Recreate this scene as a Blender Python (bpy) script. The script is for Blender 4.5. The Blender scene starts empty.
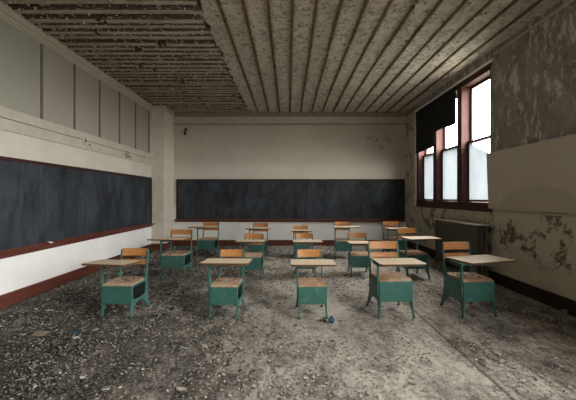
import bpy, bmesh, math, random
from mathutils import Matrix, Vector, Euler
R = math.radians
rnd = random.Random(11)
C = bpy.context.scene.collection

# ---------------------------------------------------------------- room numbers (metres, camera at the origin, looking along +Y)
EYE = 1.35
XL, XR, YB, YF, ZC = -3.5, 3.28, 8.91, -3.28, 3.71
PIER_Y, PIER_X = 8.2, -3.18
LATH_X = -1.1

# ---------------------------------------------------------------- helpers
def prop(o, label=None, cat=None, group=None, kind=None):
    if label: o['label'] = label
    if cat: o['category'] = cat
    if group: o['group'] = group
    if kind: o['kind'] = kind
    return o

def empty(name, loc=(0, 0, 0), rz=0.0):
    o = bpy.data.objects.new(name, None); C.objects.link(o)
    o.location = loc; o.rotation_euler = (0, 0, rz); o.empty_display_size = .1
    return o

class MB:
    """collects shapes, then links them as ONE mesh object"""
    def __init__(s): s.v = []; s.f = []; s.m = []
    def add(s, vs, fs, mi=0):
        b = len(s.v); s.v += [tuple(v) for v in vs]
        s.f += [tuple(b + i for i in f) for f in fs]; s.m += [mi] * len(fs)
    def box(s, x0, x1, y0, y1, z0, z1, mi=0, M=None, side=None):
        vs = [Vector((x, y, z)) for x in (x0, x1) for y in (y0, y1) for z in (z0, z1)]
        if M is not None: vs = [M @ v for v in vs]
        s.add(vs, [(0, 1, 3, 2), (4, 6, 7, 5), (0, 4, 5, 1), (2, 3, 7, 6), (0, 2, 6, 4), (1, 5, 7, 3)], mi)
        if side is not None: s.m[-4] = s.m[-3] = s.m[-5] = s.m[-6] = side
    def prism(s, poly, t, M=None, mi=0, mi_side=None):
        n = len(poly)
        vs = [Vector((p[0], p[1], t)) for p in poly] + [Vector((p[0], p[1], 0)) for p in poly]
        if M is not None: vs = [M @ v for v in vs]
        s.add(vs, [tuple(range(n)), tuple(range(2 * n - 1, n - 1, -1))], mi)
        s.add(vs, [(i, n + i, n + (i + 1) % n, (i + 1) % n) for i in range(n)], mi if mi_side is None else mi_side)
    def tube(s, pts, r, n=10, mi=0):
        pts = [Vector(p) for p in pts]; rings = []
        for i, p in enumerate(pts):
            d = (pts[min(i + 1, len(pts) - 1)] - pts[max(i - 1, 0)]).normalized()
            a = d.orthogonal().normalized()
            if i and abs(d.dot(rings[-1][1])) < .98:
                a = (rings[-1][1] - d * d.dot(rings[-1][1])).normalized()
            b = d.cross(a); rr = r[i] if isinstance(r, (list, tuple)) else r
            rings.append(([p + (a * math.cos(2 * math.pi * k / n) + b * math.sin(2 * math.pi * k / n)) * rr for k in range(n)], a))
        vs = [v for q in rings for v in q[0]]; fs = []
        for i in range(len(pts) - 1):
            for k in range(n):
                fs.append((i * n + k, i * n + (k + 1) % n, (i + 1) * n + (k + 1) % n, (i + 1) * n + k))
        fs.append(tuple(range(n - 1, -1, -1))); e = (len(pts) - 1) * n
        fs.append(tuple(range(e, e + n)))
        s.add(vs, fs, mi)
    def build(s, name, mats, parent=None, bevel=0, smooth=False):
        me = bpy.data.meshes.new(name); me.from_pydata(s.v, [], s.f); me.validate()
        for m in (mats if isinstance(mats, (list, tuple)) else [mats]): me.materials.append(m)
        if len(me.polygons) == len(s.m): me.polygons.foreach_set('material_index', s.m)
        bm = bmesh.new(); bm.from_mesh(me); bmesh.ops.recalc_face_normals(bm, faces=bm.faces[:]); bm.to_mesh(me); bm.free()
        if smooth:
            me.polygons.foreach_set('use_smooth', [True] * len(me.polygons))
        o = bpy.data.objects.new(name, me); C.objects.link(o)
        if parent: o.parent = parent
        if bevel:
            b = o.modifiers.new('bevel', 'BEVEL'); b.width = bevel; b.segments = 2; b.limit_method = 'ANGLE'; b.angle_limit = R(40)
        return o

def struct(mb, name, mat, parent=None, **k):
    o = mb.build(name, mat, parent, **k)
    if parent is None: o['kind'] = 'structure'
    return o

# ---------------------------------------------------------------- material graph helper
class G:
    def __init__(s, name):
        s.mat = bpy.data.materials.new(name); s.mat.use_nodes = True
        s.t = s.mat.node_tree; s.n = s.t.nodes; s.l = s.t.links
        s.b = s.n['Principled BSDF']
    def node(s, kind, **kw):
        o = s.n.new(kind)
        for k, v in kw.items(): setattr(o, k, v)
        return o
    def link(s, a, b): s.l.new(a, b)
    def val(s, sock, v):
        if hasattr(v, 'is_output'): s.link(v, sock)
        else: sock.default_value = v
    def pos(s, scale=(1, 1, 1), rnd_obj=False):
        tc = s.node('ShaderNodeTexCoord'); mp = s.node('ShaderNodeMapping')
        mp.inputs['Scale'].default_value = scale
        if rnd_obj:
            oi = s.node('ShaderNodeObjectInfo'); ml = s.node('ShaderNodeVectorMath', operation='MULTIPLY_ADD')
            s.link(oi.outputs['Random'], ml.inputs[0]); ml.inputs[1].default_value = (37, 23, 51)
            s.link(tc.outputs['Object'], ml.inputs[2]); s.link(ml.outputs[0], mp.inputs['Vector'])
        else:
            s.link(tc.outputs['Object'], mp.inputs['Vector'])
        return mp.outputs['Vector']
    def noise(s, vec, scale=5, detail=6, rough=.6, dist=0):
        o = s.node('ShaderNodeTexNoise'); s.link(vec, o.inputs['Vector'])
        o.inputs['Scale'].default_value = scale; o.inputs['Detail'].default_value = detail
        o.inputs['Roughness'].default_value = rough; o.inputs['Distortion'].default_value = dist
        return o.outputs['Fac']
    def voro(s, vec, scale=5, feature='F1', out='Distance', rand=1):
        o = s.node('ShaderNodeTexVoronoi', feature=feature); s.link(vec, o.inputs['Vector'])
        o.inputs['Scale'].default_value = scale; o.inputs['Randomness'].default_value = rand
        return o.outputs[out]
    def ramp(s, fac, stops):
        o = s.node('ShaderNodeValToRGB'); s.val(o.inputs['Fac'], fac)
        e = o.color_ramp.elements
        while len(e) > len(stops): e.remove(e[-1])
        while len(e) < len(stops): e.new(1)
        for x, (p, c) in zip(e, stops):
            x.position = p; x.color = (c, c, c, 1) if isinstance(c, (int, float)) else (*c, 1)
        return o.outputs['Color']
    def step(s, fac, a, b):
        o = s.node('ShaderNodeMapRange'); s.val(o.inputs['Value'], fac)
        o.inputs['From Min'].default_value = a; o.inputs['From Max'].default_value = b
        return o.outputs['Result']
    def math(s, op, a, b=0.0):
        o = s.node('ShaderNodeMath', operation=op); s.val(o.inputs[0], a); s.val(o.inputs[1], b)
        return o.outputs[0]
    def mix(s, fac, a, b, mode='MIX'):
        o = s.node('ShaderNodeMix', data_type='RGBA', blend_type=mode)
        s.val(o.inputs[0], fac)
        for k, v in ((6, a), (7, b)):
            s.val(o.inputs[k], (*v, 1) if isinstance(v, tuple) and len(v) == 3 else v)
        return o.outputs[2]
    def xyz(s, vec):
        o = s.node('ShaderNodeSeparateXYZ'); s.link(vec, o.inputs[0]); return o.outputs
    def bump(s, h, strength=.3, dist=.01):
        o = s.node('ShaderNodeBump'); s.link(h, o.inputs['Height'])
        o.inputs['Strength'].default_value = strength; o.inputs['Distance'].default_value = dist
        s.link(o.outputs[0], s.b.inputs['Normal'])
    def done(s, col, rough=.8, spec=.3, metal=0):
        s.val(s.b.inputs['Base Color'], (*col, 1) if isinstance(col, tuple) and len(col) == 3 else col)
        s.val(s.b.inputs['Roughness'], rough); s.b.inputs['Specular IOR Level'].default_value = spec
        s.b.inputs['Metallic'].default_value = metal
        return s.mat

# ---------------------------------------------------------------- materials
def m_left_wall():
    g = G('left wall plaster'); p = g.pos(); n = g.noise(p, 2.2, 7, .65)
    z = g.xyz(p)[2]
    low = g.mix(g.step(n, .3, .7), (.80, .805, .81), (.88, .88, .88))
    mid = g.mix(g.step(n, .3, .7), (.53, .495, .43), (.62, .585, .52))
    col = g.mix(g.step(z, 1.0, 1.2), low, mid)
    spots = g.step(g.noise(p, 26, 3, .6), .70, .76)
    col = g.mix(spots, col, (.42, .37, .30))
    g.bump(g.noise(p, 30, 4), .12, .004)
    return g.done(col, .75, .25)
def m_left_panel():
    g = G('upper wallboard'); p = g.pos(); y = g.xyz(p)[1]
    n = g.noise(p, 1.1, 5)
    a = g.mix(g.step(g.math('ADD', y, g.math('MULTIPLY', n, .5)), 4.62, 4.9), (.33, .335, .285), (.35, .315, .275))
    col = g.mix(g.step(g.noise(p, 14, 6), .35, .75), a, (.36, .33, .28))
    return g.done(col, .8, .2)
def m_paint(name, c, c2=None, sc=6):
    g = G(name); p = g.pos(); n = g.noise(p, sc, 6, .65)
    c2 = c2 or tuple(x * .7 for x in c)
    g.bump(g.noise(p, 40, 4), .1, .003)
    return g.done(g.mix(g.step(n, .35, .7), c, c2), .7, .25)
def m_back_wall():
    g = G('back wall plaster'); p = g.pos(); n = g.noise(p, 1.6, 7, .65); x, y, z = g.xyz(p)
    up = g.mix(g.step(n, .3, .7), (.44, .40, .335), (.53, .49, .42))
    band = g.mix(g.step(n, .3, .7), (.55, .515, .45), (.62, .59, .525))
    low = (.80, .79, .76)
    col = g.mix(g.step(z, 2.38, 2.10), up, band)
    col = g.mix(g.step(z, 1.2, 1.0), col, low)
    q = g.pos((1, 1, .35))
    st = g.step(g.noise(q, 5, 6, .7), .60, .78)
    col = g.mix(g.math('MULTIPLY', st, .45), col, (.30, .25, .18))
    dx = g.math('POWER', g.math('DIVIDE', g.math('SUBTRACT', x, 2.45), .55), 2.0); dz = g.math('POWER', g.math('DIVIDE', g.math('SUBTRACT', z, 2.85), .22), 2.0)
    near = g.step(g.math('ADD', dx, dz), 1.0, .5)
    col = g.mix(g.math('MULTIPLY', near, g.step(g.noise(p, 5.5, 10, .75, .3), .55, .58)), col, (.25, .21, .15))
    g.bump(g.noise(p, 24, 5), .15, .004)
    return g.done(col, .8, .2)
def m_right_wall():
    g = G('peeling right wall'); p = g.pos(); x, y, z = g.xyz(p)
    n = g.noise(p, 2.2, 8, .68); nf = g.noise(p, 9, 8, .7, .6)
    # above the dado: brown grey plaster, curls of paler old paint
    up = g.mix(g.step(n, .35, .68), (.19, .172, .152), (.34, .315, .285))
    q = g.pos((1, 1, .45))
    chips = g.step(g.noise(q, 5.5, 12, .80, .15), .525, .555)
    up = g.mix(g.math('MULTIPLY', chips, .8), up, (.66, .61, .53))
    dk = g.step(g.noise(g.pos((1.3, 1.3, .5)), 7.2, 12, .80, .1), .545, .60)
    up = g.mix(g.math('MULTIPLY', dk, .6), up, (.10, .085, .07))
    # below: beige green paint with brown bare patches
    lo = g.mix(g.step(n, .3, .7), (.44, .40, .31), (.54, .495, .40))
    lo = g.mix(g.math('MULTIPLY', g.step(g.noise(p, 3.3, 12, .78, .2), .525, .56), g.step(z, .36, .55)), lo, (.15, .115, .085))
    lo = g.mix(g.math('MULTIPLY', g.step(g.noise(p, 7.5, 8, .72, .4), .62, .65), .8), lo, (.50, .47, .41))
    up = g.mix(g.math('MULTIPLY', g.step(g.noise(g.pos((1, 1.6, .35)), 1.6, 5, .6), .54, .62), .55), up, (.22, .235, .225))
    edge = g.math('ADD', z, g.math('MULTIPLY', g.math('SUBTRACT', nf, .5), .35))
    side = g.math('MULTIPLY', g.step(edge, 1.18, 1.22), g.step(y, 8.35, 8.15))
    col = g.mix(side, lo, up)
    g.bump(g.mix(.5, chips, nf), .35, .01)
    return g.done(col, .85, .2)
def m_floor():
    g = G('littered floor'); p = g.pos(); x, y, z = g.xyz(p)
    big = g.noise(p, 1.9, 8, .68, .3)
    st = g.noise(g.pos((1, .33, 1)), 2.6, 8, .7, .4)
    f1 = g.noise(g.pos((1, .7, 1)), 6.5, 12, .80, .25); f2 = g.noise(p, 38, 8, .75); v = g.voro(p, 46, out='Color')
    a = g.math('ADD', g.math('MULTIPLY', big, .55), g.math('MULTIPLY', st, .75))
    a = g.math('ADD', a, g.math('MULTIPLY', f1, 1.0))
    # the pale plaster dust lies thickest in the middle aisles, the dark mulch along the left wall
    o = g.node('ShaderNodeFloatCurve')
    g.link(g.step(x, -3.5, 3.3), o.inputs['Value'])
    cv = o.mapping.curves[0]
    for i, (a0, b0) in enumerate([(0, .16), (1, .36)]): cv.points[i].location = (a0, b0)
    for a0, b0 in [(.22, .20), (.42, .44), (.58, .66), (.74, .62), (.88, .46)]: cv.points.new(a0, b0)
    o.mapping.update()
    a = g.math('ADD', a, g.math('MULTIPLY', o.outputs[0], .62))
    a = g.math('ADD', a, g.math('MULTIPLY', g.step(y, 2.2, 5.2), .16))
    k = g.step(a, 1.21, 1.66)
    col = g.ramp(k, [(0, (.012, .011, .009)), (.25, (.040, .036, .031)), (.5, (.135, .122, .106)), (.75, (.31, .285, .255)), (1, (.50, .465, .42))])
    col = g.mix(g.math('MULTIPLY', g.step(g.noise(p, 17, 10, .8, .2), .50, .60), .6), col, (.05, .043, .035))
    grit = g.step(f2, .47, .60)
    col = g.mix(g.math('MULTIPLY', grit, .5), col, g.mix(.6, col, (.50, .47, .42)))
    col = g.mix(g.math('MULTIPLY', g.step(g.noise(p, 55, 6, .7), .55, .66), .75), col, (.02, .018, .014))
    # boards run towards the window wall: thin dark joints, one wider joint where the covering ends
    jt = g.math('ABSOLUTE', g.math('SUBTRACT', g.math('ADD', x, g.math('MULTIPLY', g.noise(p, 3, 4), .02)), 1.51))
    col = g.mix(g.math('MULTIPLY', g.step(jt, .018, .006), .7), col, (.02, .016, .012))
    fr = g.math('PINGPONG', x, .095)
    col = g.mix(g.math('MULTIPLY', g.math('MULTIPLY', g.step(fr, .010, .003), g.step(x, 1.5, 1.56)), .5), col, (.03, .024, .018))
    g.bump(g.mix(.5, f1, f2), .8, .03)
    return g.done(col, .92, .15)
def m_ceiling():
    g = G('stained and shaded ceiling plaster'); p = g.pos(); x, y, z = g.xyz(p)
    n = g.noise(p, 1.3, 7, .65); f = g.noise(p, 8, 9, .74, .5)
    col = g.mix(g.step(n, .3, .7), (.54, .50, .42), (.68, .635, .55))
    col = g.mix(g.step(x, .5, 2.6), col, g.mix(.5, col, (.64, .61, .50)))
    spots = g.step(f, .53, .66)
    col = g.mix(g.math('MULTIPLY', spots, .85), col, (.14, .112, .078))
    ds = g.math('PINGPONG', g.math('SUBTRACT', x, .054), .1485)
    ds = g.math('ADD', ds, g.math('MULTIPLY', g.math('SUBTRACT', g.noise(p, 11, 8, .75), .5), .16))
    col = g.mix(g.math('MULTIPLY', g.step(ds, .045, .018), .5), col, (.15, .108, .062))  # brown bands put the strips' shadows into the plaster colour
    fine = g.step(g.noise(p, 13, 12, .82, .2), .52, .58)
    col = g.mix(g.math('MULTIPLY', fine, g.math('ADD', .4, g.math('MULTIPLY', g.step(n, .42, .6), .6))), col, (.155, .125, .088))
    pale = g.step(g.noise(p, 5, 9, .7, .3), .56, .60)
    col = g.mix(g.math('MULTIPLY', pale, .5), col, (.62, .58, .50))
    g.bump(g.mix(.5, f, pale), .9, .03)
    return g.done(col, .9, .15)
def m_lath():
    g = G('bare ceiling lath'); p = g.pos(); f = g.noise(g.pos((.5, 2, 1)), 6, 9, .74, .4)
    col = g.mix(g.step(f, .42, .66), (.50, .45, .375), (.27, .23, .175))
    col = g.mix(g.step(g.noise(p, 15, 6, .7), .56, .64), col, (.46, .42, .35))
    g.bump(f, .6, .02); return g.done(col, .9, .15)
def m_chips(name, stops, rough=.9):
    g = G(name); ge = g.node('ShaderNodeNewGeometry'); p = g.pos()
    col = g.ramp(ge.outputs['Random Per Island'], stops)
    col = g.mix(g.math('MULTIPLY', g.noise(p, 60, 4), .5), col, g.mix(.5, col, (.10, .09, .07)))
    return g.done(col, rough, .15)
def m_green():
    g = G('green enamelled steel'); p = g.pos(rnd_obj=True)
    n = g.noise(p, 7, 6, .65)
    col = g.mix(g.step(n, .3, .7), (.029, .110, .094), (.047, .152, .131))
    ch = g.step(g.noise(p, 26, 8, .7), .66, .70)
    col = g.mix(ch, col, (.03, .035, .03))
    dust = g.step(g.noise(p, 12, 7, .7), .56, .72)
    col = g.mix(g.math('MULTIPLY', dust, .28), col, (.36, .42, .36))
    return g.done(col, .42, .45)
def m_wood(name, a, b, dust, amt, rough=.5, axis=(1, 9, 9)):
    g = G(name); p = g.pos(axis, True); q = g.pos(rnd_obj=True)
    n = g.noise(p, 4.5, 7, .65, .8)
    col = g.mix(g.step(n, .32, .70), a, b)
    d = g.step(g.noise(q, 9, 8, .7, .3), .62 - amt * .5, .76 - amt * .4)
    col = g.mix(g.math('MULTIPLY', d, .25 + .6 * amt), col, dust)
    g.bump(n, .08, .002)
    return g.done(col, rough, .4)
def m_slate():
    g = G('chalk smeared slate'); p = g.pos(); n = g.noise(g.pos((1, 1, .42)), 2.6, 8, .68, .5); f = g.noise(g.pos((2.5, 2.5, .5)), 8, 7, .7)
    col = g.mix(g.step(n, .36, .72), (.008, .009, .011), (.048, .060, .080))
    col = g.mix(g.math('MULTIPLY', g.step(f, .52, .74), .42), col, (.10, .12, .145))
    spk = g.step(g.noise(p, 48, 3, .6), .73, .77)
    col = g.mix(g.math('MULTIPLY', spk, .5), col, (.34, .36, .38))
    return g.done(col, .62, .3)
def m_trim():
    g = G('oxblood woodwork'); p = g.pos(); n = g.noise(g.pos((2, .4, 3)), 6, 7, .65)
    col = g.mix(g.step(n, .3, .72), (.078, .020, .014), (.145, .042, .028))
    sc = g.step(g.noise(p, 30, 7, .7), .66, .70)
    col = g.mix(g.math('MULTIPLY', sc, .6), col, (.25, .18, .14))
    return g.done(col, .5, .4)

M = dict(
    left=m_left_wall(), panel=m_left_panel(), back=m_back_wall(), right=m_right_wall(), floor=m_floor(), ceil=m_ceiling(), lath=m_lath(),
    rail=m_paint('cream wall boards', (.52, .48, .41), (.44, .40, .335)), pier=m_paint('cream pier plaster', (.66, .62, .54), (.56, .52, .44)),
    lathshade=m_paint('shade-dark lath side', (.17, .137, .10), (.075, .058, .042), 14), gapshade=m_paint('shade-dark ceiling base', (.15, .122, .09), (.06, .048, .035)),
    groove=m_paint('dark batten', (.17, .15, .12)), strip=m_paint('brown furring strip', (.20, .135, .065), (.05, .034, .021), 9),
    cornice=m_paint('dusty cornice', (.30, .265, .21), (.22, .19, .145)), casing=m_paint('cream casing paint', (.84, .82, .76), (.74, .71, .63)),
    trim=m_trim(), frame=m_paint('dark board frame', (.050, .018, .013), (.030, .011, .009)), darktrim=m_paint('dark brown baseboard', (.035, .020, .014), (.018, .010, .008)),
    sash=m_paint('red brown sash paint', (.072, .029, .025), (.048, .019, .016)), green=m_green(),
    back_wood=m_wood('orange varnished wood', (.56, .255, .085), (.38, .155, .048), (.50, .36, .22), .05, .38),
    seat_wood=m_wood('dusty seat wood', (.36, .175, .075), (.24, .11, .045), (.66, .54, .42), .5, .55, (9, 1, 9)),
    top_wood=m_wood('dusty desktop wood', (.50, .35, .19), (.36, .23, .115), (.82, .71, .55), .95, .42),
    edge_wood=m_wood('brown desktop edge', (.13, .062, .026), (.075, .036, .016), (.3, .2, .12), .0, .5),
    slate=m_slate(), inner=m_paint('dark box inside', (.03, .034, .03), (.018, .02, .018)), foot=m_paint('black rubber', (.02, .02, .02)),
    iron=m_paint('dull grey radiator paint', (.125, .115, .098), (.085, .077, .065), 9), irontop=m_paint('lit radiator top', (.55, .52, .45), (.42, .38, .31), 14),
    cloth=m_paint('black blackout cloth', (.012, .013, .014), (.008, .008, .009), 5),
    board=m_paint('beige board', (.42, .385, .31), (.37, .335, .26), 2.2),
    blue=m_paint('dull blue plastic', (.04, .085, .125), (.025, .05, .075), 20), tan=m_paint('tan board scrap', (.34, .27, .19), (.20, .16, .11), 12),
    white=m_paint('white paper', (.78, .78, .75), (.66, .66, .62), 16), black=m_paint('black iron', (.012, .011, .010)),
    chips=m_chips('plaster chips', [(0, (.075, .068, .06)), (.4, (.15, .137, .12)), (.75, (.25, .232, .208)), (.93, (.40, .38, .35)), (1, (.66, .64, .60))]),
    palechips=m_chips('pale plaster dust chips', [(0, (.19, .173, .152)), (.5, (.33, .305, .27)), (.9, (.48, .45, .41)), (1, (.66, .64, .60))]),
    mulch=m_chips('dark mulch', [(0, (.015, .013, .011)), (.4, (.05, .043, .035)), (.8, (.13, .112, .09)), (1, (.26, .22, .18))]),
    flakes=m_chips('paint flakes', [(0, (.20, .16, .11)), (.3, (.36, .32, .25)), (.7, (.52, .48, .41)), (1, (.66, .62, .54))]),
)
def m_board():
    g = G('stained beige board'); p = g.pos(); x, y, z = g.xyz(p); n = g.noise(p, 1.7, 7, .65)
    col = g.mix(g.step(n, .3, .7), (.46, .42, .35), (.52, .48, .405))
    # the long tide mark along the lower half
    dy = g.math('POWER', g.math('DIVIDE', g.math('SUBTRACT', y, 4.15), .72), 2.0)
    dz = g.math('POWER', g.math('DIVIDE', g.math('SUBTRACT', z, 1.16), .33), 2.0)
    r = g.math('ADD', g.math('ADD', dy, dz), g.math('MULTIPLY', g.math('SUBTRACT', g.noise(p, 4, 6), .5), .5))
    col = g.mix(g.math('MULTIPLY', g.step(r, 1.06, .94), .55), col, (.36, .315, .21))
    col = g.mix(g.math('MULTIPLY', g.step(g.noise(p, 13, 7, .7), .64, .70), .5), col, (.22, .19, .14))
    return g.done(col, .75, .25)
M['board'] = m_board()
def m_glass():
    g = G('window glass'); n = g.n; out = n['Material Output']
    tr = g.node('ShaderNodeBsdfTransparent'); tr.inputs[0].default_value = (.93, .925, .91, 1)
    gl = g.node('ShaderNodeBsdfGlossy'); gl.inputs['Roughness'].default_value = .05
    mx = g.node('ShaderNodeMixShader'); mx.inputs[0].default_value = .05
    g.link(tr.outputs[0], mx.inputs[1]); g.link(gl.outputs[0], mx.inputs[2]); g.link(mx.outputs[0], out.inputs['Surface'])
    return g.mat
def m_frost():
    g = G('clouded window glass'); out = g.n['Material Output']; p = g.pos((1, 1, .5))
    f = g.step(g.noise(p, 3.5, 6, .6), .3, .75)
    tl = g.node('ShaderNodeBsdfTranslucent'); g.link(g.mix(f, (.115, .122, .128), (.14, .146, .150)), tl.inputs[0])
    tr = g.node('ShaderNodeBsdfTransparent'); tr.inputs[0].default_value = (.035, .037, .038, 1)
    mx = g.node('ShaderNodeAddShader')
    g.link(tl.outputs[0], mx.inputs[0]); g.link(tr.outputs[0], mx.inputs[1]); g.link(mx.outputs[0], out.inputs['Surface'])
    return g.mat
M['glass'] = m_glass(); M['frost'] = m_frost()

def flake_poly(s, n=None):
    n = n or rnd.randint(4, 6); a0 = rnd.random() * 6.28
    return [(s * rnd.uniform(.55, 1) * math.cos(a0 + 6.283 * i / n), s * rnd.uniform(.4, .9) * math.sin(a0 + 6.283 * i / n)) for i in range(n)]

# ---------------------------------------------------------------- the room shell
b = MB(); b.box(XL - .4, XR + .4, YF - .3, YB + .3, -.15, 0); struct(b, 'floor', M['floor'])
b = MB(); b.box(XL - .4, XL, YF, YB + .3, 0, ZC + .10); struct(b, 'wall_left', M['left'])
b = MB(); b.box(XL - .4, XR + .4, YB, YB + .3, 0, ZC + .10); struct(b, 'wall_back', M['back'])
b = MB(); b.box(XL, PIER_X, PIER_Y, YB, 0, ZC + .10); struct(b, 'wall_pier', M['pier'])

WA = (5.17, 8.07); WB = (-1.5, 1.5); WZ = (1.23, 3.46)
b = MB(); TH = .34
ys = [YF, WB[0], WB[1], WA[0], WA[1], YB + .3]
for i in (0, 2, 4): b.box(XR, XR + TH, ys[i], ys[i + 1], 0, ZC + .10)
for w in (WB, WA):
    b.box(XR, XR + TH, w[0], w[1], 0, WZ[0]); b.box(XR, XR + TH, w[0], w[1], WZ[1], ZC + .10)
struct(b, 'wall_right', M['right'])
b = MB(); b.box(XL - .4, XR + .4, YF - TH, YF, 0, ZC + .10)
struct(b, 'wall_front', M['rail'])

# ceiling: plaster field with furring strips, and the stripped field of laths on the left
b = MB(); b.box(XL - .4, XR + .4, YF - .3, YB + .3, ZC + .05, ZC + .2)
ceiling = struct(b, 'ceiling', M['gapshade'])  # dark colour stands in for the shade in the gaps between laths
b = MB(); ny = 90
edge = [(LATH_X + .05 * math.sin(i * 1.7) + rnd.uniform(-.06, .06), YF + (YB - YF) * i / ny) for i in range(ny + 1)]
poly = edge + [(XR, YB), (XR, YF)]
b.prism(poly, .055, Matrix.Translation((0, 0, ZC)))
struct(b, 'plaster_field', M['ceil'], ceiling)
k = -4
while .054 + .297 * k < XR - .05:
    x = .054 + .297 * k
    if x > LATH_X + .08:
        b = MB(); y = YF; w = .015
        while y < YB:
            y2 = min(YB, y + rnd.uniform(.5, 1.4)); j = rnd.uniform(-.006, .006); t = rnd.uniform(.016, .034)
            b.box(x - w + j, x + w + j, y, y2, ZC - t, ZC + .004); y = y2 + (rnd.random() < .2) * rnd.uniform(.02, .10)
        struct(b, 'furring_strip', M['strip'], ceiling)
    k += 1
for y in (5.2, 6.25, 7.4):
    b = MB(); x = LATH_X + .1
    while x < XR:
        x2 = x + rnd.uniform(.15, .4); b.box(x, min(x2, XR), y - .008 + rnd.uniform(-.006, .006), y + .010, ZC - rnd.uniform(.003, .008), ZC + .004); x = x2 + rnd.uniform(0, .05)
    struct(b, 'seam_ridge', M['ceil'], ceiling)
y = YF + .1; keys = MB()
while y < YB - .06:
    w = rnd.uniform(.06, .095); b = MB(); x = XL; drop = rnd.uniform(.012, .034)
    while x < LATH_X - .02:
        x2 = min(x + rnd.uniform(.5, 1.6), LATH_X + rnd.uniform(-.08, .03)); j = rnd.uniform(-.008, .008); t = drop + rnd.uniform(-.006, .006)
        b.box(x, x2, y + j, y + w + j, ZC - t, ZC + .056, side=1); x = x2 + (rnd.random() < .3) * rnd.uniform(.02, .14) + .002
    struct(b, 'lath', [M['lath'], M['lathshade']], ceiling)  # side faces coloured dark to paint the shade lines between laths
    if y > 2.2:
        for _ in range(70):                                            # plaster keys still clinging along the lath edges
            kx = rnd.uniform(XL + .05, LATH_X - .05); s_ = rnd.uniform(.010, .030)
            ky = y + rnd.choice((-.006, w + .004)) + rnd.gauss(0, .012)
            mt = Matrix.Translation((kx, ky, ZC - drop + rnd.uniform(-.012, .02))) @ Euler((rnd.uniform(-1, 1), rnd.uniform(-1, 1), rnd.uniform(0, 6))).to_matrix().to_4x4()
            keys.prism(flake_poly(s_), rnd.uniform(.004, .014), mt)
    y += w + rnd.uniform(.06, .12)
o = keys.build('plaster_keys', M['flakes'], ceiling); o['kind'] = 'stuff'

# trims
b = MB(); b.box(XL, XL + .03, YF, PIER_Y, 0, .155); b.box(XL, PIER_X + .03, PIER_Y - .03, PIER_Y, 0, .155); b.box(PIER_X, PIER_X + .03, PIER_Y, YB, 0, .155)
struct(b, 'baseboard_left', M['trim'], bevel=.004)
b = MB(); b.box(PIER_X + .03, XR - .03, YB - .03, YB, 0, .155); struct(b, 'baseboard_back', M['trim'], bevel=.004)
b = MB(); b.box(XR - .035, XR, YF, YB - .03, 0, .165); b.box(XR - .05, XR - .035, YF, YB - .03, 0, .03); struct(b, 'baseboard_right', M['darktrim'], bevel=.004)  # a darker brown than the left and back baseboards
tn = 0
def trim(mat, *boxes, bevel=.003):
    global tn; tn += 1; q = MB()
    for bx in boxes: q.box(*bx)
    return struct(q, f'trim_{tn}', mat, bevel=bevel)
# left wall: wallboard panels above, two cream rail boards, cornice
b = MB(); b.box(XL, XL + .012, YF, PIER_Y, 2.45, 3.52); struct(b, 'wall_left_upper', M['panel'])
trim(M['rail'], (XL, XL + .030, YF, PIER_Y, 2.322, 2.45)); trim(M['rail'], (XL, XL + .022, YF, PIER_Y, 2.17, 2.312))
trim(M['rail'], (XL, XL + .045, YF, PIER_Y, 3.60, ZC)); trim(M['rail'], (XL, XL + .032, YF, PIER_Y, 3.545, 3.60)); trim(M['rail'], (XL, XL + .022, YF, PIER_Y, 3.515, 3.545))
y = 8.01
while y > YF:
    trim(M['groove'], (XL, XL + .026, y - .018, y + .018, 2.45, 3.515)); y -= .697
trim(M['rail'], (XL, XL + .03, PIER_Y - .13, PIER_Y, 2.45, 3.515))
trim(M['rail'], (PIER_X, PIER_X + .02, PIER_Y - .01, YB, 3.60, ZC), (XL + .05, PIER_X + .02, PIER_Y - .02, PIER_Y, 3.60, ZC))
# back wall cornice
trim(M['cornice'], (PIER_X + .02, XR, YB - .035, YB, 3.58, ZC)); trim(M['rail'], (PIER_X, XR, YB - .022, YB, 3.39, 3.58)); trim(M['cornice'], (PIER_X, XR, YB - .034, YB, 3.36, 3.39))
# right wall picture rail and the cream casing round the big window
trim(M['rail'], (XR - .035, XR, YF, WA[0] - .1, 3.60, 3.625))
trim(M['casing'], (XR - .03, XR, WA[0] - .06, WA[1] + .14, 3.515, 3.56)); trim(M['casing'], (XR - .035, XR, WA[1] + .05, WA[1] + .13, WZ[0] - .1, 3.515))
trim(M['cornice'], (XR - .02, XR, WA[1] + .15, YB - .04, 3.58, ZC))

# windows: double hung sashes, three to a bay
wn = 0
def sash(parent, name, x, y0, y1, z0, z1, pane_mat, rb=.05, cut=False):
    q = MB(); s = .045
    q.box(x, x + .035, y0, y0 + s, z0, z1); q.box(x, x + .035, y1 - s, y1, z0, z1)
    q.box(x, x + .035, y0 + s, y1 - s, z0, z0 + rb); q.box(x, x + .035, y0 + s, y1 - s, z1 - .045, z1)
    f = q.build(name, M['sash'], parent, bevel=.003)
    q = MB(); ya, yc, za, zc = y0 + s - .005, y1 - s + .005, z0 + rb - .005, z1 - .04
    if cut:                                   # the clouded pane is broken: its near upper corner is gone
        q.prism([(yc, za), (yc, zc), (ya + .13, zc - .27), (ya + .02, za)], .004, Matrix(((0, 0, 1, x + .015), (1, 0, 0, 0), (0, 1, 0, 0), (0, 0, 0, 1))))
    else: q.box(x + .015, x + .019, ya, yc, za, zc)
    q.build('pane', pane_mat, f)
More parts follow.
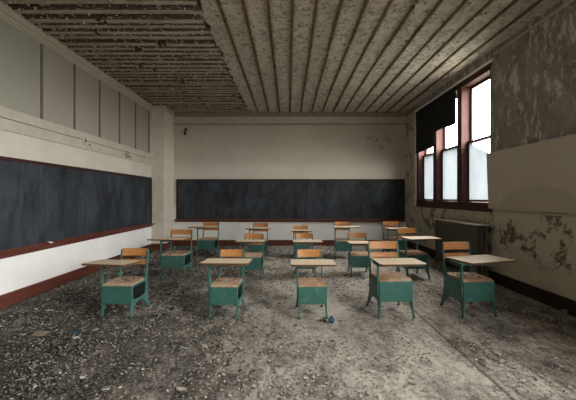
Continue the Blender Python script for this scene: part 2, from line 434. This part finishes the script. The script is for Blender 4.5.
def bay(w, lower):
    global wn
    q = MB(); o = .15; L = (w[1] - w[0] - 2 * .16 - .0) / 3
    z0, z1 = WZ
    spans = []; y = w[0]
    for i in range(3):
        a, c = y + (.03 if i == 0 else 0), y + L - (.0 if i < 2 else .07); spans.append((a, c)); y += L + .16
    # frame: jambs, mullions, head, sill, apron
    fr = empty('window_frame', (XR, (w[0] + w[1]) / 2, z0)); fr['kind'] = 'structure'
    inv = Matrix.Translation(-fr.location)
    def part(n, *bx):
        q = MB()
        for t in bx: q.box(*t, M=inv)
        return q.build(n, M['sash'], fr, bevel=.004)
    for i in range(2):
        part('mullion', (XR - .012, XR + .20, spans[i][1], spans[i + 1][0], z0 + .03, z1))
    part('jamb', (XR, XR + .20, w[0], spans[0][0], z0 + .03, z1)); part('jamb', (XR - .012, XR + .20, spans[2][1], w[1] + .05, z0 + .03, z1))
    part('head', (XR - .005, XR + .20, w[0], w[1] + .05, z1 - .045, z1 + .05 - .05)); part('head_casing', (XR - .02, XR, w[0] - .02, w[1] + .05, z1, z1 + .055))
    part('sill', (XR - .06, XR + .30, w[0] - .0, w[1], z0 - .0, z0 + .03)); part('apron', (XR - .03, XR, w[0] - .02, w[1] + .05, z0 - .125, z0))
    for a, c in spans:
        wn += 1
        root = empty(f'window_{wn}', (0, 0, 0)); root['kind'] = 'structure'
        sash(root, 'upper_sash', XR + .15, a + .003, c - .003, 2.345, z1 - .048, M['glass'])
        sash(root, 'lower_sash', XR + .095, a + .003, c - .003, z0 + .032, 2.39, lower, .04, cut=(w is WA and a == spans[0][0]))
bay(WA, M['frost']); bay(WB, M['glass'])

# ---------------------------------------------------------------- chalkboards
root = empty('chalkboard', (XL, 5.1, .6)); prop(root, 'long slate chalkboard running along the left wall under the panelling', 'chalkboard')
T = Matrix.Translation(-root.location)
Y0, Y1 = 1.3, 8.15
cuts = [Y0 + .05, 1.42, 3.17, 4.90, 6.63, Y1 - .05]; cuts = [Y0 + .05] + cuts[2:]
for a, c in zip(cuts, cuts[1:]):
    b = MB(); b.box(XL, XL + .022, a + .0002, c - .0002, .70, 1.80, M=T); b.build('slate_panel', M['slate'], root)
b = MB(); b.box(XL, XL + .04, Y0, Y1, 1.80, 1.845, M=T); b.box(XL, XL + .04, Y0, Y0 + .05, .70, 1.80, M=T); b.box(XL, XL + .04, Y1 - .05, Y1, .70, 1.80, M=T)
b.build('frame', M['frame'], root, bevel=.004)
b = MB(); b.box(XL, XL + .035, Y0, Y1, .60, .70, M=T); b.box(XL + .035, XL + .115, Y0, Y1, .655, .675, M=T); b.box(XL + .10, XL + .115, Y0, Y1, .675, .687, M=T); b.box(XL + .035, XL + .06, Y0, Y1, .625, .655, M=T)
b.build('chalk_tray', M['trim'], root, bevel=.004)

root = empty('chalkboard', (0, YB, .7)); prop(root, 'wide slate chalkboard on the far wall behind the rows of desks', 'chalkboard')
T = Matrix.Translation(-root.location); X0, X1 = -3.10, 3.24
xs = [X0 + .05, -1.55, 0.0, 1.55, X1 - .05]
for a, c in zip(xs, xs[1:]):
    b = MB(); b.box(a + .0002, c - .0002, YB - .022, YB, .745, 1.80, M=T); b.build('slate_panel', M['slate'], root)
b = MB(); b.box(X0, X1, YB - .04, YB, 1.80, 1.845, M=T); b.box(X0, X0 + .05, YB - .04, YB, .745, 1.80, M=T); b.box(X1 - .05, X1, YB - .04, YB, .745, 1.80, M=T)
b.build('frame', M['frame'], root, bevel=.004)
b = MB(); b.box(X0 - .03, X1, YB - .03, YB, .66, .745, M=T); b.box(X0 - .03, X1, YB - .11, YB - .03, .695, .715, M=T)
b.build('chalk_tray', M['trim'], root, bevel=.004)

# ---------------------------------------------------------------- desks
def side_mesh(w, d, hs, hb, sgn, hole):
    f, r = -d / 2, d / 2; zs = hs - .016; zb = hs * .42
    out = [(f - .022, .012), (f + .010, .012), (f + .016, zb * .30), (f + .030, zb * .55), (f + .058, zb * .80), (f + .10, zb * .93), (0, zb * .97), (r - .09, zb * .90), (r - .045, zb * .70),
           (r - .008, zb * .38), (r + .028, .012), (r + .062, .012), (r + .040, zb * .45), (r + .022, zb), (r + .012, zs - .06), (r + .018, zs + .02), (r + .034, zs + .14), (r + .060, hb - .03), (r + .064, hb - .01), (r + .040, hb - .008),
           (r + .012, zs + .15), (r - .012, zs + .06), (r - .04, zs + .016), (r - .09, zs), (f + .01, zs), (f - .004, zs - .012), (f - .008, zb), (f - .012, zb * .5)]
    bm = bmesh.new()
    def loop(ps):
        vs = [bm.verts.new((0, y, z)) for y, z in ps]
        for i in range(len(vs)): bm.edges.new((vs[i], vs[(i + 1) % len(vs)]))
    loop(out)
    if hole:
        a, c, t, o = f + .024, r - .014, zs - .020, zb + .022
        loop([(a + .02, t), (c - .02, t), (c, t - .02), (c, o + .05), (c - .02, o + .015), (0, o), (a + .02, o + .012), (a, o + .04), (a, t - .02)])
    bmesh.ops.triangle_fill(bm, use_beauty=True, use_dissolve=False, edges=bm.edges[:])
    fs = bm.faces[:]
    ret = bmesh.ops.extrude_face_region(bm, geom=fs)
    vs = [v for v in ret['geom'] if isinstance(v, bmesh.types.BMVert)]
    bmesh.ops.translate(bm, verts=vs, vec=(.016, 0, 0))
    x0 = w / 2 - .016
    for v in bm.verts:
        v.co.x += x0
        if v.co.z < zb: v.co.x += (.022 if hs > .4 else .006) * (1 - v.co.z / zb) ** 1.4
        v.co.x *= sgn
    bmesh.ops.recalc_face_normals(bm, faces=bm.faces[:])
    return bm
def link_bm(bm, name, mat, parent):
    me = bpy.data.meshes.new(name); bm.to_mesh(me); bm.free(); me.materials.append(mat)
    o = bpy.data.objects.new(name, me); C.objects.link(o); o.parent = parent
    return o
def bent_board(w, z0, z1, y0, lean, sag, t, n=10, rz=.02):
    """a curved, round-cornered back board: bows backwards in the middle"""
    q = MB(); rows = 5; vs = []
    for side in (0, 1):
        for j in range(rows):
            v = j / (rows - 1)
            for i in range(n + 1):
                u = i / n * 2 - 1; inset = rz * (1 - min(1, (1 - abs(v * 2 - 1)) * 2.2)) if abs(u) > .999 else 0
                x = u * (w / 2 - inset); z = z0 + (z1 - z0) * v
                y = y0 + lean * v + sag * (1 - u * u) + (t if side else 0)
                vs.append((x, y, z))
    N = n + 1; S = rows * N; fs = []
    for j in range(rows - 1):
        for i in range(n):
            a = j * N + i; fs.append((a, a + 1, a + N + 1, a + N)); fs.append((S + a, S + a + N, S + a + N + 1, S + a + 1))
    for i in range(n):
        fs.append((i, S + i, S + i + 1, i + 1)); a = (rows - 1) * N + i; fs.append((a, a + 1, S + a + 1, S + a))
    for j in range(rows - 1):
        a = j * N; fs.append((a, a + N, S + a + N, S + a)); a = j * N + n; fs.append((a, S + a, S + a + N, a + N))
    q.add(vs, fs); return q
def seat_mb(w, d, zt):
    q = MB(); n, m = 12, 12; vs = []
    for lay in (0, 1):
        for j in range(m + 1):
            v = j / m
            for i in range(n + 1):
                u = i / n * 2 - 1; x = u * w / 2; y = -d / 2 + d * v
                dish = -.011 * max(0, 1 - u * u) * math.sin(math.pi * min(1, max(0, (v - .12) / .88)))
                roll = -.016 * max(0, 1 - v / .14) ** 2
                vs.append((x, y, zt + dish + roll - lay * .018))
    N = n + 1; S = N * (m + 1); fs = []
    for j in range(m):
        for i in range(n):
            a = j * N + i; fs += [(a, a + 1, a + N + 1, a + N), (S + a, S + a + N, S + a + N + 1, S + a + 1)]
    for i in range(n): a = m * N + i; fs += [(i, S + i, S + i + 1, i + 1), (a, a + 1, S + a + 1, S + a)]
    for j in range(m): a = j * N; c = a + n; fs += [(a, a + N, S + a + N, S + a), (c, S + c, S + c + N, c + N)]
    q.add(vs, fs); return q
def rounded(w, d, r, n=5):
    pts = []
    for cx, cy, a0 in ((w / 2 - r, d / 2 - r, 0), (-w / 2 + r, d / 2 - r, 90), (-w / 2 + r, -d / 2 + r, 180), (w / 2 - r, -d / 2 + r, 270)):
        for i in range(n + 1):
            a = R(a0 + 90 * i / n); pts.append((cx + r * math.cos(a), cy + r * math.sin(a)))
    return pts

def desk(X, Yf, yaw, w, hs, hb, ht, tab, label):
    """X, Yf: middle of the front panel on the floor; tab = (width, depth, dx, dy, turn, tilt) of the writing top"""
    d = .90 * hs if hs < .40 else .88 * hs
    rot = Matrix.Rotation(R(yaw), 4, 'Z')
    loc = Vector((X, Yf, 0)) + rot @ Vector((0, d / 2, 0))
    t = empty('school_desk', loc, R(yaw)); prop(t, label, 'desk', 'school desks in three rows')
    f, r = -d / 2, d / 2; zs = hs - .016; zb = hs * .42
    link_bm(side_mesh(w, d, hs, hb, -1, False), 'side_panel', M['green'], t)
    link_bm(side_mesh(w, d, hs, hb, 1, True), 'side_frame', M['green'], t)
    b = MB(); wi = w / 2 - .016
    b.box(-wi, wi, f - .004, f + .006, zb, zs - .004); b.box(-wi, wi, f - .009, f - .004, zs - .03, zs - .012); b.box(-wi, wi, f - .007, f - .004, zb + .004, zb + .014)
    b.build('front_panel', M['green'], t, bevel=.002)
    b = MB(); b.box(-wi, wi, f + .006, r - .01, zb + .004, zb + .012); b.build('book_shelf', M['inner'], t)  # the inside of the box is darker than its green shell
    b = MB(); b.box(-wi, wi, r - .018, r - .010, zb + .012, zs - .004); b.build('rear_panel', M['inner'], t)
    for sx in (-1, 1):
        for yy in (f - .006, r + .045):
            b = MB(); xx = sx * (w / 2 + (.013 if hs > .4 else -.003))
            b.tube([(xx, yy, 0), (xx, yy, .006), (xx, yy, .014)], [.016, .016, .012], 10); b.build('foot_glide', M['foot'], t)
    seat_mb(w - .012, d * .97, hs + .004).build('seat', M['seat_wood'], t, smooth=False)
    lean = .028; bh = .092 if hs > .4 else .088
    kz = (hb - .01 - zs)
    yb = lambda z: r + .022 + (z - zs - .1) / max(.05, kz - .1) * .038 - .014
    bent_board(w - .006, hb - bh, hb, yb(hb - bh), yb(hb) - yb(hb - bh), .022, .012, rz=.010).build('backrest', M['back_wood'], t, smooth=False)
    z1 = hb - bh - .045
    bent_board(w - .010, z1 - .058, z1, yb(z1 - .058), yb(z1) - yb(z1 - .058), .018, .011, rz=.008).build('lower_back_slat', M['back_wood'], t)
    # support post and arm
    tw, td, tx, ty, tr, tilt = tab
    px, py = -w / 2 - .011, f + .024
    b = MB(); b.box(px - .010, px + .010, py - .017, py + .017, zb + .05, ht - .018)
    b.build('support_post', M['green'], t, bevel=.003)
    b = MB()
    TM = Matrix.Translation((tx, f + ty, ht)) @ Matrix.Rotation(R(tr), 4, 'Z') @ Matrix.Rotation(R(-tilt), 4, 'X')
    b.box(px - .012, tx + .05, py - .02, py + .02, ht - .046, ht - .0225 - max(0, tilt) * .003)
    b.box(px - .012, px + .016, py - .03, py + td * .5, ht - .040, ht - .0225 - max(0, tilt) * .003)
    b.build('top_bracket', M['green'], t, bevel=.003)
    b = MB(); b.prism(rounded(tw, td, .035), .020, TM @ Matrix.Translation((0, 0, -.020)), 0, 1)
    b.build('desktop', [M['top_wood'], M['edge_wood']], t)
    return t

DESKS = [
  # X, Yfront, yaw, width, seat, back, top, (tw, td, dx, dy, turn, tilt)
  (-1.91, 3.57, -3, .345, .375, .715, .612, (.52, .34, -.09, .06, -5, 3), 'green school desk in the front row nearest the left chalkboard wall'),
  (-.713, 3.54, -4, .31, .372, .705, .625, (.53, .34, .015, .10, 2, 2), 'green school desk in the front row, second from the left'),
  (.275, 3.56, 2, .315, .370, .700, .610, (.50, .34, .01, .09, -2, 1), 'green school desk in the middle of the front row beside a blue scrap'),
  (1.21, 3.58, 3, .375, .425, .795, .615, (.52, .36, .06, .09, -1, 0), 'green school desk in the front row, fourth from the left'),
  (2.15, 3.60, 6, .37, .415, .785, .622, (.64, .40, .14, .17, 10, 0), 'green school desk at the right end of the front row'),
  (-1.93, 5.35, -3, .39, .388, .765, .645, (.62, .36, -.09, .08, -2, 2), 'green school desk in the second row beside the left chalkboard'),
  (-.61, 5.24, -2, .335, .380, .705, .625, (.48, .34, -.02, .08, -2, 2), 'green school desk in the second row, second from the left'),
  (.30, 5.32, 2, .315, .370, .700, .610, (.49, .34, .03, .08, 0, 1), 'green school desk in the second row half hidden behind the middle front desk'),
  (1.235, 5.42, -2, .335, .370, .700, .575, (.37, .34, -.02, .08, 2, 0), 'green school desk in the second row, fourth from the left'),
  (2.13, 5.24, 5, .36, .416, .800, .672, (.56, .36, .10, .10, 3, 0), 'green school desk at the right end of the second row'),
  (-1.86, 7.25, -4, .38, .390, .745, .665, (.60, .36, -.09, .08, -2, 2), 'green school desk in the far row nearest the cream pier in the corner'),
  (-.665, 7.00, -4, .345, .390, .745, .664, (.52, .36, 0, .08, 0, 1), 'green school desk in the far row, second from the left, before the far chalkboard'),
  (.305, 7.00, 2, .33, .370, .690, .618, (.44, .34, 0, .08, 0, 1), 'green school desk in the far row straight behind the two middle desks'),
  (1.21, 6.93, -4, .35, .405, .785, .700, (.58, .34, .07, .10, 5, 0), 'green school desk in the far row, fourth from the left'),
  (2.40, 7.00, 2, .395, .425, .785, .660, (.50, .36, .06, .10, 0, 0), 'green school desk at the right end of the far row'),
]
ROOTS = [desk(*a) for a in DESKS]

# ---------------------------------------------------------------- radiator under the window
root = empty('radiator', (3.10, 5.82, 0)); prop(root, 'grey cast iron column radiator under the window on the right wall', 'radiator')
T = Matrix.Translation(-root.location)
ns = 25; ya, yc = 5.10, 6.56; st = (yc - ya) / ns
for i in range(ns):
    y = ya + st * (i + .5); b = MB()
    for x in (3.03, 3.105, 3.18):
        b.tube([T @ Vector((x, y, z)) for z in (.10, .14, .82, .88)], [.016, .021, .021, .016], 8)
    for z in (.13, .86):
        b.tube([T @ Vector((x, y, z)) for x in (3.005, 3.02, 3.19, 3.205)], [.012, .027, .027, .012], 8)
    if i in (0, ns - 1):
        for x in (3.03, 3.18): b.tube([T @ Vector((x, y, z)) for z in (0, .02, .12)], [.026, .018, .022], 8)
    b.build('radiator_section', M['iron'], root, smooth=True)
b = MB(); b.box(2.99, 3.215, ya - .01, yc + .01, .890, .905, M=T); b.build('lit_top_cover', M['irontop'], root, bevel=.003)  # pale colour paints in the light falling on the radiator's top
b = MB(); b.tube([T @ Vector(p) for p in ((3.105, ya, .13), (3.105, ya - .07, .13), (3.105, ya - .085, .11), (3.105, ya - .09, .0))], .017, 10); b.tube([T @ Vector((3.105, ya - .088, z)) for z in (.08, .1, .16, .19, .21)], [.02, .03, .026, .022, .03], 10)
b.build('inlet_valve', M['iron'], root, smooth=True)

# ---------------------------------------------------------------- beige board leaning out from the right wall
b = MB(); pts = [(1.9, 1.155), (5.12, 1.165), (5.17, 2.055), (1.9, 2.06)]
Mx = Matrix(((0, 0, 1, 3.205), (1, 0, 0, 0), (0, 1, 0, 0), (0, 0, 0, 1)))
b.prism(pts, .018, Mx); root = b.build('wall_board', M['board'], None, bevel=.002); prop(root, 'big plain beige board fixed to the right wall beside the window, with a tide mark', 'board')
b = MB()
for z in (1.22, 1.95): b.box(3.223, XR, 1.95, 5.05, z, z + .05)
b.build('batten', M['rail'], root)
b = MB(); b.box(XR - .012, XR, YF, 5.1, 1.125, 1.15); trim(M['board'], (XR - .012, XR, YF, 5.1, 1.118, 1.15))

# ---------------------------------------------------------------- blackout blinds over the upper sashes
def blind(name_label, y0, y1, zt, z_near, z_far, ripple, ph):
    q = MB(); n, m = 36, 18; vs = []
    for lay in (0, 1):
        for j in range(m + 1):
            v = j / m
            for i in range(n + 1):
                u = i / n; y = y0 + (y1 - y0) * u; zb = z_near + (z_far - z_near) * u + .004 * math.sin(u * 9 + ph)
                z = zt + (zb - zt) * v
                x = XR - .045 + ripple * v * math.sin(u * 14 + ph) * .5 + ripple * .4 * math.sin(v * 7 + u * 5) + lay * .003
                vs.append((x, y, z))
    N = n + 1; S = N * (m + 1); fs = []
    for j in range(m):
        for i in range(n):
            a = j * N + i; fs += [(a, a + 1, a + N + 1, a + N), (S + a, S + a + N, S + a + N + 1, S + a + 1)]
    for i in range(n): a = m * N + i; fs += [(i, S + i, S + i + 1, i + 1), (a, a + 1, S + a + 1, S + a)]
    for j in range(m): a = j * N; c = a + n; fs += [(a, a + N, S + a + N, S + a), (c, S + c, S + c + N, c + N)]
    root = empty('blackout_blind', (XR - .045, (y0 + y1) / 2, zt)); T = Matrix.Translation(-root.location)
    q.add([T @ Vector(v) for v in vs], fs); q.build('cloth', M['cloth'], root, smooth=True)
    q = MB(); q.tube([T @ Vector((XR - .04, y0 - .01, zt)), T @ Vector((XR - .04, y1 + .01, zt))], .016, 10); q.build('roller', M['black'], root)
    prop(root, name_label, 'blind', 'black blinds over the window'); return root
blind('black blind over the far window pane next to the far wall, hanging longer', 7.05, 8.10, 3.475, 2.47, 2.44, .006, .4)
blind('black blind over the middle window, pulled down only part way', 6.17, 7.045, 3.475, 2.76, 2.79, .006, 2.2)

# ---------------------------------------------------------------- small things
b = MB(); hx, hz = -2.84, 3.17
b.box(hx - .03, hx + .03, YB - .012, YB, hz + .03, hz + .09); b.tube([(hx, YB - .012, hz + .06), (hx, YB - .06, hz + .05), (hx - .01, YB - .07, hz)], .014, 8)
b.tube([(hx - .01, YB - .07, hz), (hx - .01, YB - .07, hz - .05), (hx + .0, YB - .07, hz - .09)], [.014, .03, .036], 8)
o = b.build('wall_bracket', M['black'], None); prop(o, 'small black iron bracket high on the far wall near the pier', 'bracket')

def crumple(name, loc, size, mat, seed, flat=.6):
    bm = bmesh.new(); bmesh.ops.create_icosphere(bm, subdivisions=3, radius=1)
    rr = random.Random(seed); dirs = [(Vector((rr.gauss(0, 1), rr.gauss(0, 1), rr.gauss(0, 1))).normalized(), rr.uniform(.35, .8)) for _ in range(26)]
    for v in bm.verts:
        d = v.co.normalized(); k = 1.0
        for dd, h in dirs:
            c = d.dot(dd)
            if c > .05: k = min(k, h / c * 1.0)
        v.co = Vector((d.x * size[0], d.y * size[1], d.z * size[2])) * max(.35, k)
    mz = min(v.co.z for v in bm.verts)
    for v in bm.verts: v.co.z -= mz
    o = link_bm(bm, name, mat, None); o.location = loc; return o
o = crumple('crumpled_wrapper', (.46, 3.42, 0), (.065, .06, .075), M['blue'], 4); prop(o, 'crumpled blue scrap on the floor at the foot of the middle front desk', 'scrap')
o = crumple('plaster_lump', (.385, 3.47, 0), (.05, .04, .035), M['mulch'], 9); prop(o, 'dark lump beside the crumpled blue scrap', 'rubble')
def slab(name, x, y, s, t, mat, label, cat, rz=0, z=0, poly=None):
    q = MB(); q.prism(poly or flake_poly(s, 7), t, Matrix.Rotation(rz, 4, 'Z'))
    q.v = [tuple(v) for v in q.v]; o = q.build(name, mat); o.location = (x, y, z); prop(o, label, cat); return o
def floor_pt(px, py): Z = 320 * EYE / (py - 197); return (px - 288) * Z / 320, Z
x, y = floor_pt(40, 334); slab('board_scrap', x, y, .11, .012, M['tan'], 'tan flat board scrap lying on the dark floor at the left', 'scrap')
x, y = floor_pt(74, 333); slab('plastic_scrap', x, y, .07, .012, M['blue'], 'flat blue scrap on the floor near the left front desk', 'scrap')
x, y = floor_pt(76, 338); slab('paper_scrap', x, y, .035, .008, M['white'], 'small pale scrap just in front of the flat blue scrap', 'scrap')
x, y = floor_pt(106, 389); slab('plaster_piece', x, y, .032, .010, M['chips'], 'pale plaster piece on the floor at the bottom edge, left of centre', 'rubble')
x, y = floor_pt(58, 373); slab('plaster_piece', x, y, .035, .010, M['chips'], 'pale plaster piece on the dark floor in the lower left corner', 'rubble')
x, y = floor_pt(569, 315); o = crumple('plaster_lump', (x - .06, y, 0), (.05, .05, .06), M['chips'], 3); prop(o, 'pale plaster lump on the floor against the dark right baseboard', 'rubble')
q = MB(); q.prism([(-.035, -.03), (.03, -.035), (.018, .03)], .004, Matrix.Rotation(R(38), 4, 'Y') @ Matrix.Rotation(.3, 4, 'Z'))
mz = min(v[2] for v in q.v); q.v = [(a, c, d - mz) for a, c, d in q.v]
o = q.build('paper_scrap', M['white']); o.location = (XL + .075, 4.62, .675); prop(o, 'torn white paper scrap on the left chalkboard tray', 'scrap')
# torn patches of curled paint on the left rail boards
for (y, z, n, lab) in ((6.92, 2.25, 26, 'cluster of curled paint on the left wall rail under the last panels'), (5.49, 2.28, 10, 'small cluster of curled paint on the left wall rail nearer the camera')):
    q = MB()
    for _ in range(n):
        mt = Matrix.Translation((XL + .03 + rnd.uniform(0, .012), y + rnd.gauss(0, .07), z + rnd.gauss(0, .035))) @ Euler((rnd.uniform(-.5, .5), R(90) + rnd.uniform(-.7, .7), rnd.uniform(0, 6))).to_matrix().to_4x4()
        q.prism(flake_poly(rnd.uniform(.018, .04)), .003, mt)
    o = q.build('peeled_paint', M['flakes']); prop(o, lab, 'paint', kind='stuff')

# flakes that fell on the seats
def seat_litter(root, d, hs, n, label):
    q = MB()
    for _ in range(n):
        u, v = rnd.uniform(-.13, .13), rnd.uniform(-.05, .15); s = rnd.uniform(.006, .022)
        q.prism(flake_poly(s), .004, Matrix.Translation((u, v, 0)) @ Euler((rnd.uniform(-.25, .25), rnd.uniform(-.25, .25), 0)).to_matrix().to_4x4())
    o = q.build('paint_flakes', M['chips']); o.location = root.location + Vector((0, 0, hs + .001)); o.rotation_euler = root.rotation_euler
    prop(o, label, 'paint', kind='stuff')
seat_litter(ROOTS[0], .33, .372, 50, 'pale paint flakes on the seat of the left front desk')
seat_litter(ROOTS[1], .33, .372, 34, 'pale paint flakes on the seat of the second front desk')
seat_litter(ROOTS[4], .36, .415, 40, 'pale paint flakes on the seat of the right front desk')
seat_litter(ROOTS[5], .34, .388, 40, 'pale paint flakes on the seat of the second row left desk')

# litter over the floor
from mathutils import noise as mn
def left_(x): return min(1, max(0, (.3 - x) / 2.4))
q = MB(); q2 = MB(); n = 0
while n < 26000:
    y = 1.5 + (YB - 1.6) * rnd.random() ** 1.25; x = rnd.uniform(XL + .06, XR - .08)
    if x < PIER_X + .1 and y > PIER_Y - .1: continue
    if abs(x) > y * .95 + .3: continue
    c1 = mn.noise(Vector((x * 1.5, y * .9, 3.1))) + .6 * mn.noise(Vector((x * 4, y * 3, 8.2)))
    if rnd.random() > .32 + .45 * left_(x) + .9 * c1: continue
    n += 1
    s = min(.045, .0038 * math.exp(abs(rnd.gauss(0, .68))) * (1 + .16 * y))
    mt = Matrix.Translation((x, y, rnd.uniform(0, .004))) @ Euler((rnd.gauss(0, .22), rnd.gauss(0, .22), 0)).to_matrix().to_4x4()
    left = min(1, max(0, (.6 - x) / 2.2))
    if rnd.random() < -.22 + .55 * left - .35 * mn.noise(Vector((x * 1.2 + 9, y * 1.0, 1.7))): q2.prism(flake_poly(s * .9), rnd.uniform(.003, .016), mt)
    else: q.prism(flake_poly(s), rnd.uniform(.002, .010), mt, int(rnd.random() > .12 + .75 * left))
o = q.build('plaster_debris', [M['chips'], M['palechips']]); prop(o, 'pale flakes of fallen plaster scattered over the whole floor', 'debris', kind='stuff')
o = q2.build('dirt_debris', M['mulch']); prop(o, 'dark dirt and rotted scraps scattered over the whole floor', 'debris', kind='stuff')

# curled paint hanging from the ceiling
q = MB()
for _ in range(4500):
    y = 2.4 + (YB - 2.5) * rnd.random(); x = rnd.uniform(XL + .08, XR - .08)
    if abs(x) > y * .95 + .2: continue
    if x < PIER_X + .05 and y > PIER_Y - .1: continue
    s = rnd.uniform(.006, .024); ln = rnd.uniform(.5, 1)
    mt = Matrix.Translation((x, y, ZC - rnd.uniform(.002, .02) - (.012 if x < LATH_X else 0))) @ Euler((rnd.gauss(0, .55), rnd.gauss(0, .55), 0)).to_matrix().to_4x4()
    q.prism(flake_poly(s), .003, mt)
o = q.build('peeling_ceiling_paint', M['flakes']); prop(o, 'curled flakes of paint hanging all over the ceiling', 'paint', kind='stuff')

# ---------------------------------------------------------------- light: a bright overcast sky outside the windows
w = bpy.data.worlds.new('overcast'); bpy.context.scene.world = w; w.use_nodes = True
nt = w.node_tree; bg = nt.nodes['Background']
tc = nt.nodes.new('ShaderNodeTexCoord'); sp = nt.nodes.new('ShaderNodeSeparateXYZ'); rp = nt.nodes.new('ShaderNodeValToRGB')
mr = nt.nodes.new('ShaderNodeMapRange'); mr.inputs['From Min'].default_value = -1; mr.inputs['From Max'].default_value = 1
nt.links.new(tc.outputs['Generated'], sp.inputs[0]); nt.links.new(sp.outputs['Z'], mr.inputs['Value']); nt.links.new(mr.outputs[0], rp.inputs[0])
e = rp.color_ramp.elements; e[0].position = .47; e[0].color = (.16, .16, .14, 1); e[1].position = .51; e[1].color = (.84, .84, .83, 1)
x = e.new(.62); x.color = (1, .985, .955, 1)
nt.links.new(rp.outputs[0], bg.inputs['Color']); bg.inputs['Strength'].default_value = 11.0
for wspan in (WA, WB):
    l = bpy.data.lights.new('window_portal', 'AREA'); l.shape = 'RECTANGLE'; l.size = WZ[1] - WZ[0]; l.size_y = wspan[1] - wspan[0]
    l.cycles.is_portal = True
    o = bpy.data.objects.new('window_portal', l); C.objects.link(o); o.location = (XR + .32, sum(wspan) / 2, sum(WZ) / 2); o.rotation_euler = (0, R(90), 0)

# ---------------------------------------------------------------- camera
cam = bpy.data.cameras.new('camera'); cam.sensor_width = 36; cam.lens = 20.0; cam.shift_y = -3 / 576; cam.clip_start = .05
co = bpy.data.objects.new('camera', cam); C.objects.link(co); co.location = (0, 0, EYE); co.rotation_euler = (R(90), 0, 0)
sc = bpy.context.scene; sc.camera = co
sc.view_settings.view_transform = 'Standard'; sc.view_settings.look = 'None'; sc.view_settings.gamma = 1; sc.view_settings.use_curve_mapping = False
sc.view_settings.exposure = 2.35
sc.cycles.max_bounces = 12; sc.cycles.diffuse_bounces = 8; sc.cycles.transparent_max_bounces = 12
sc.cycles.use_denoising = True
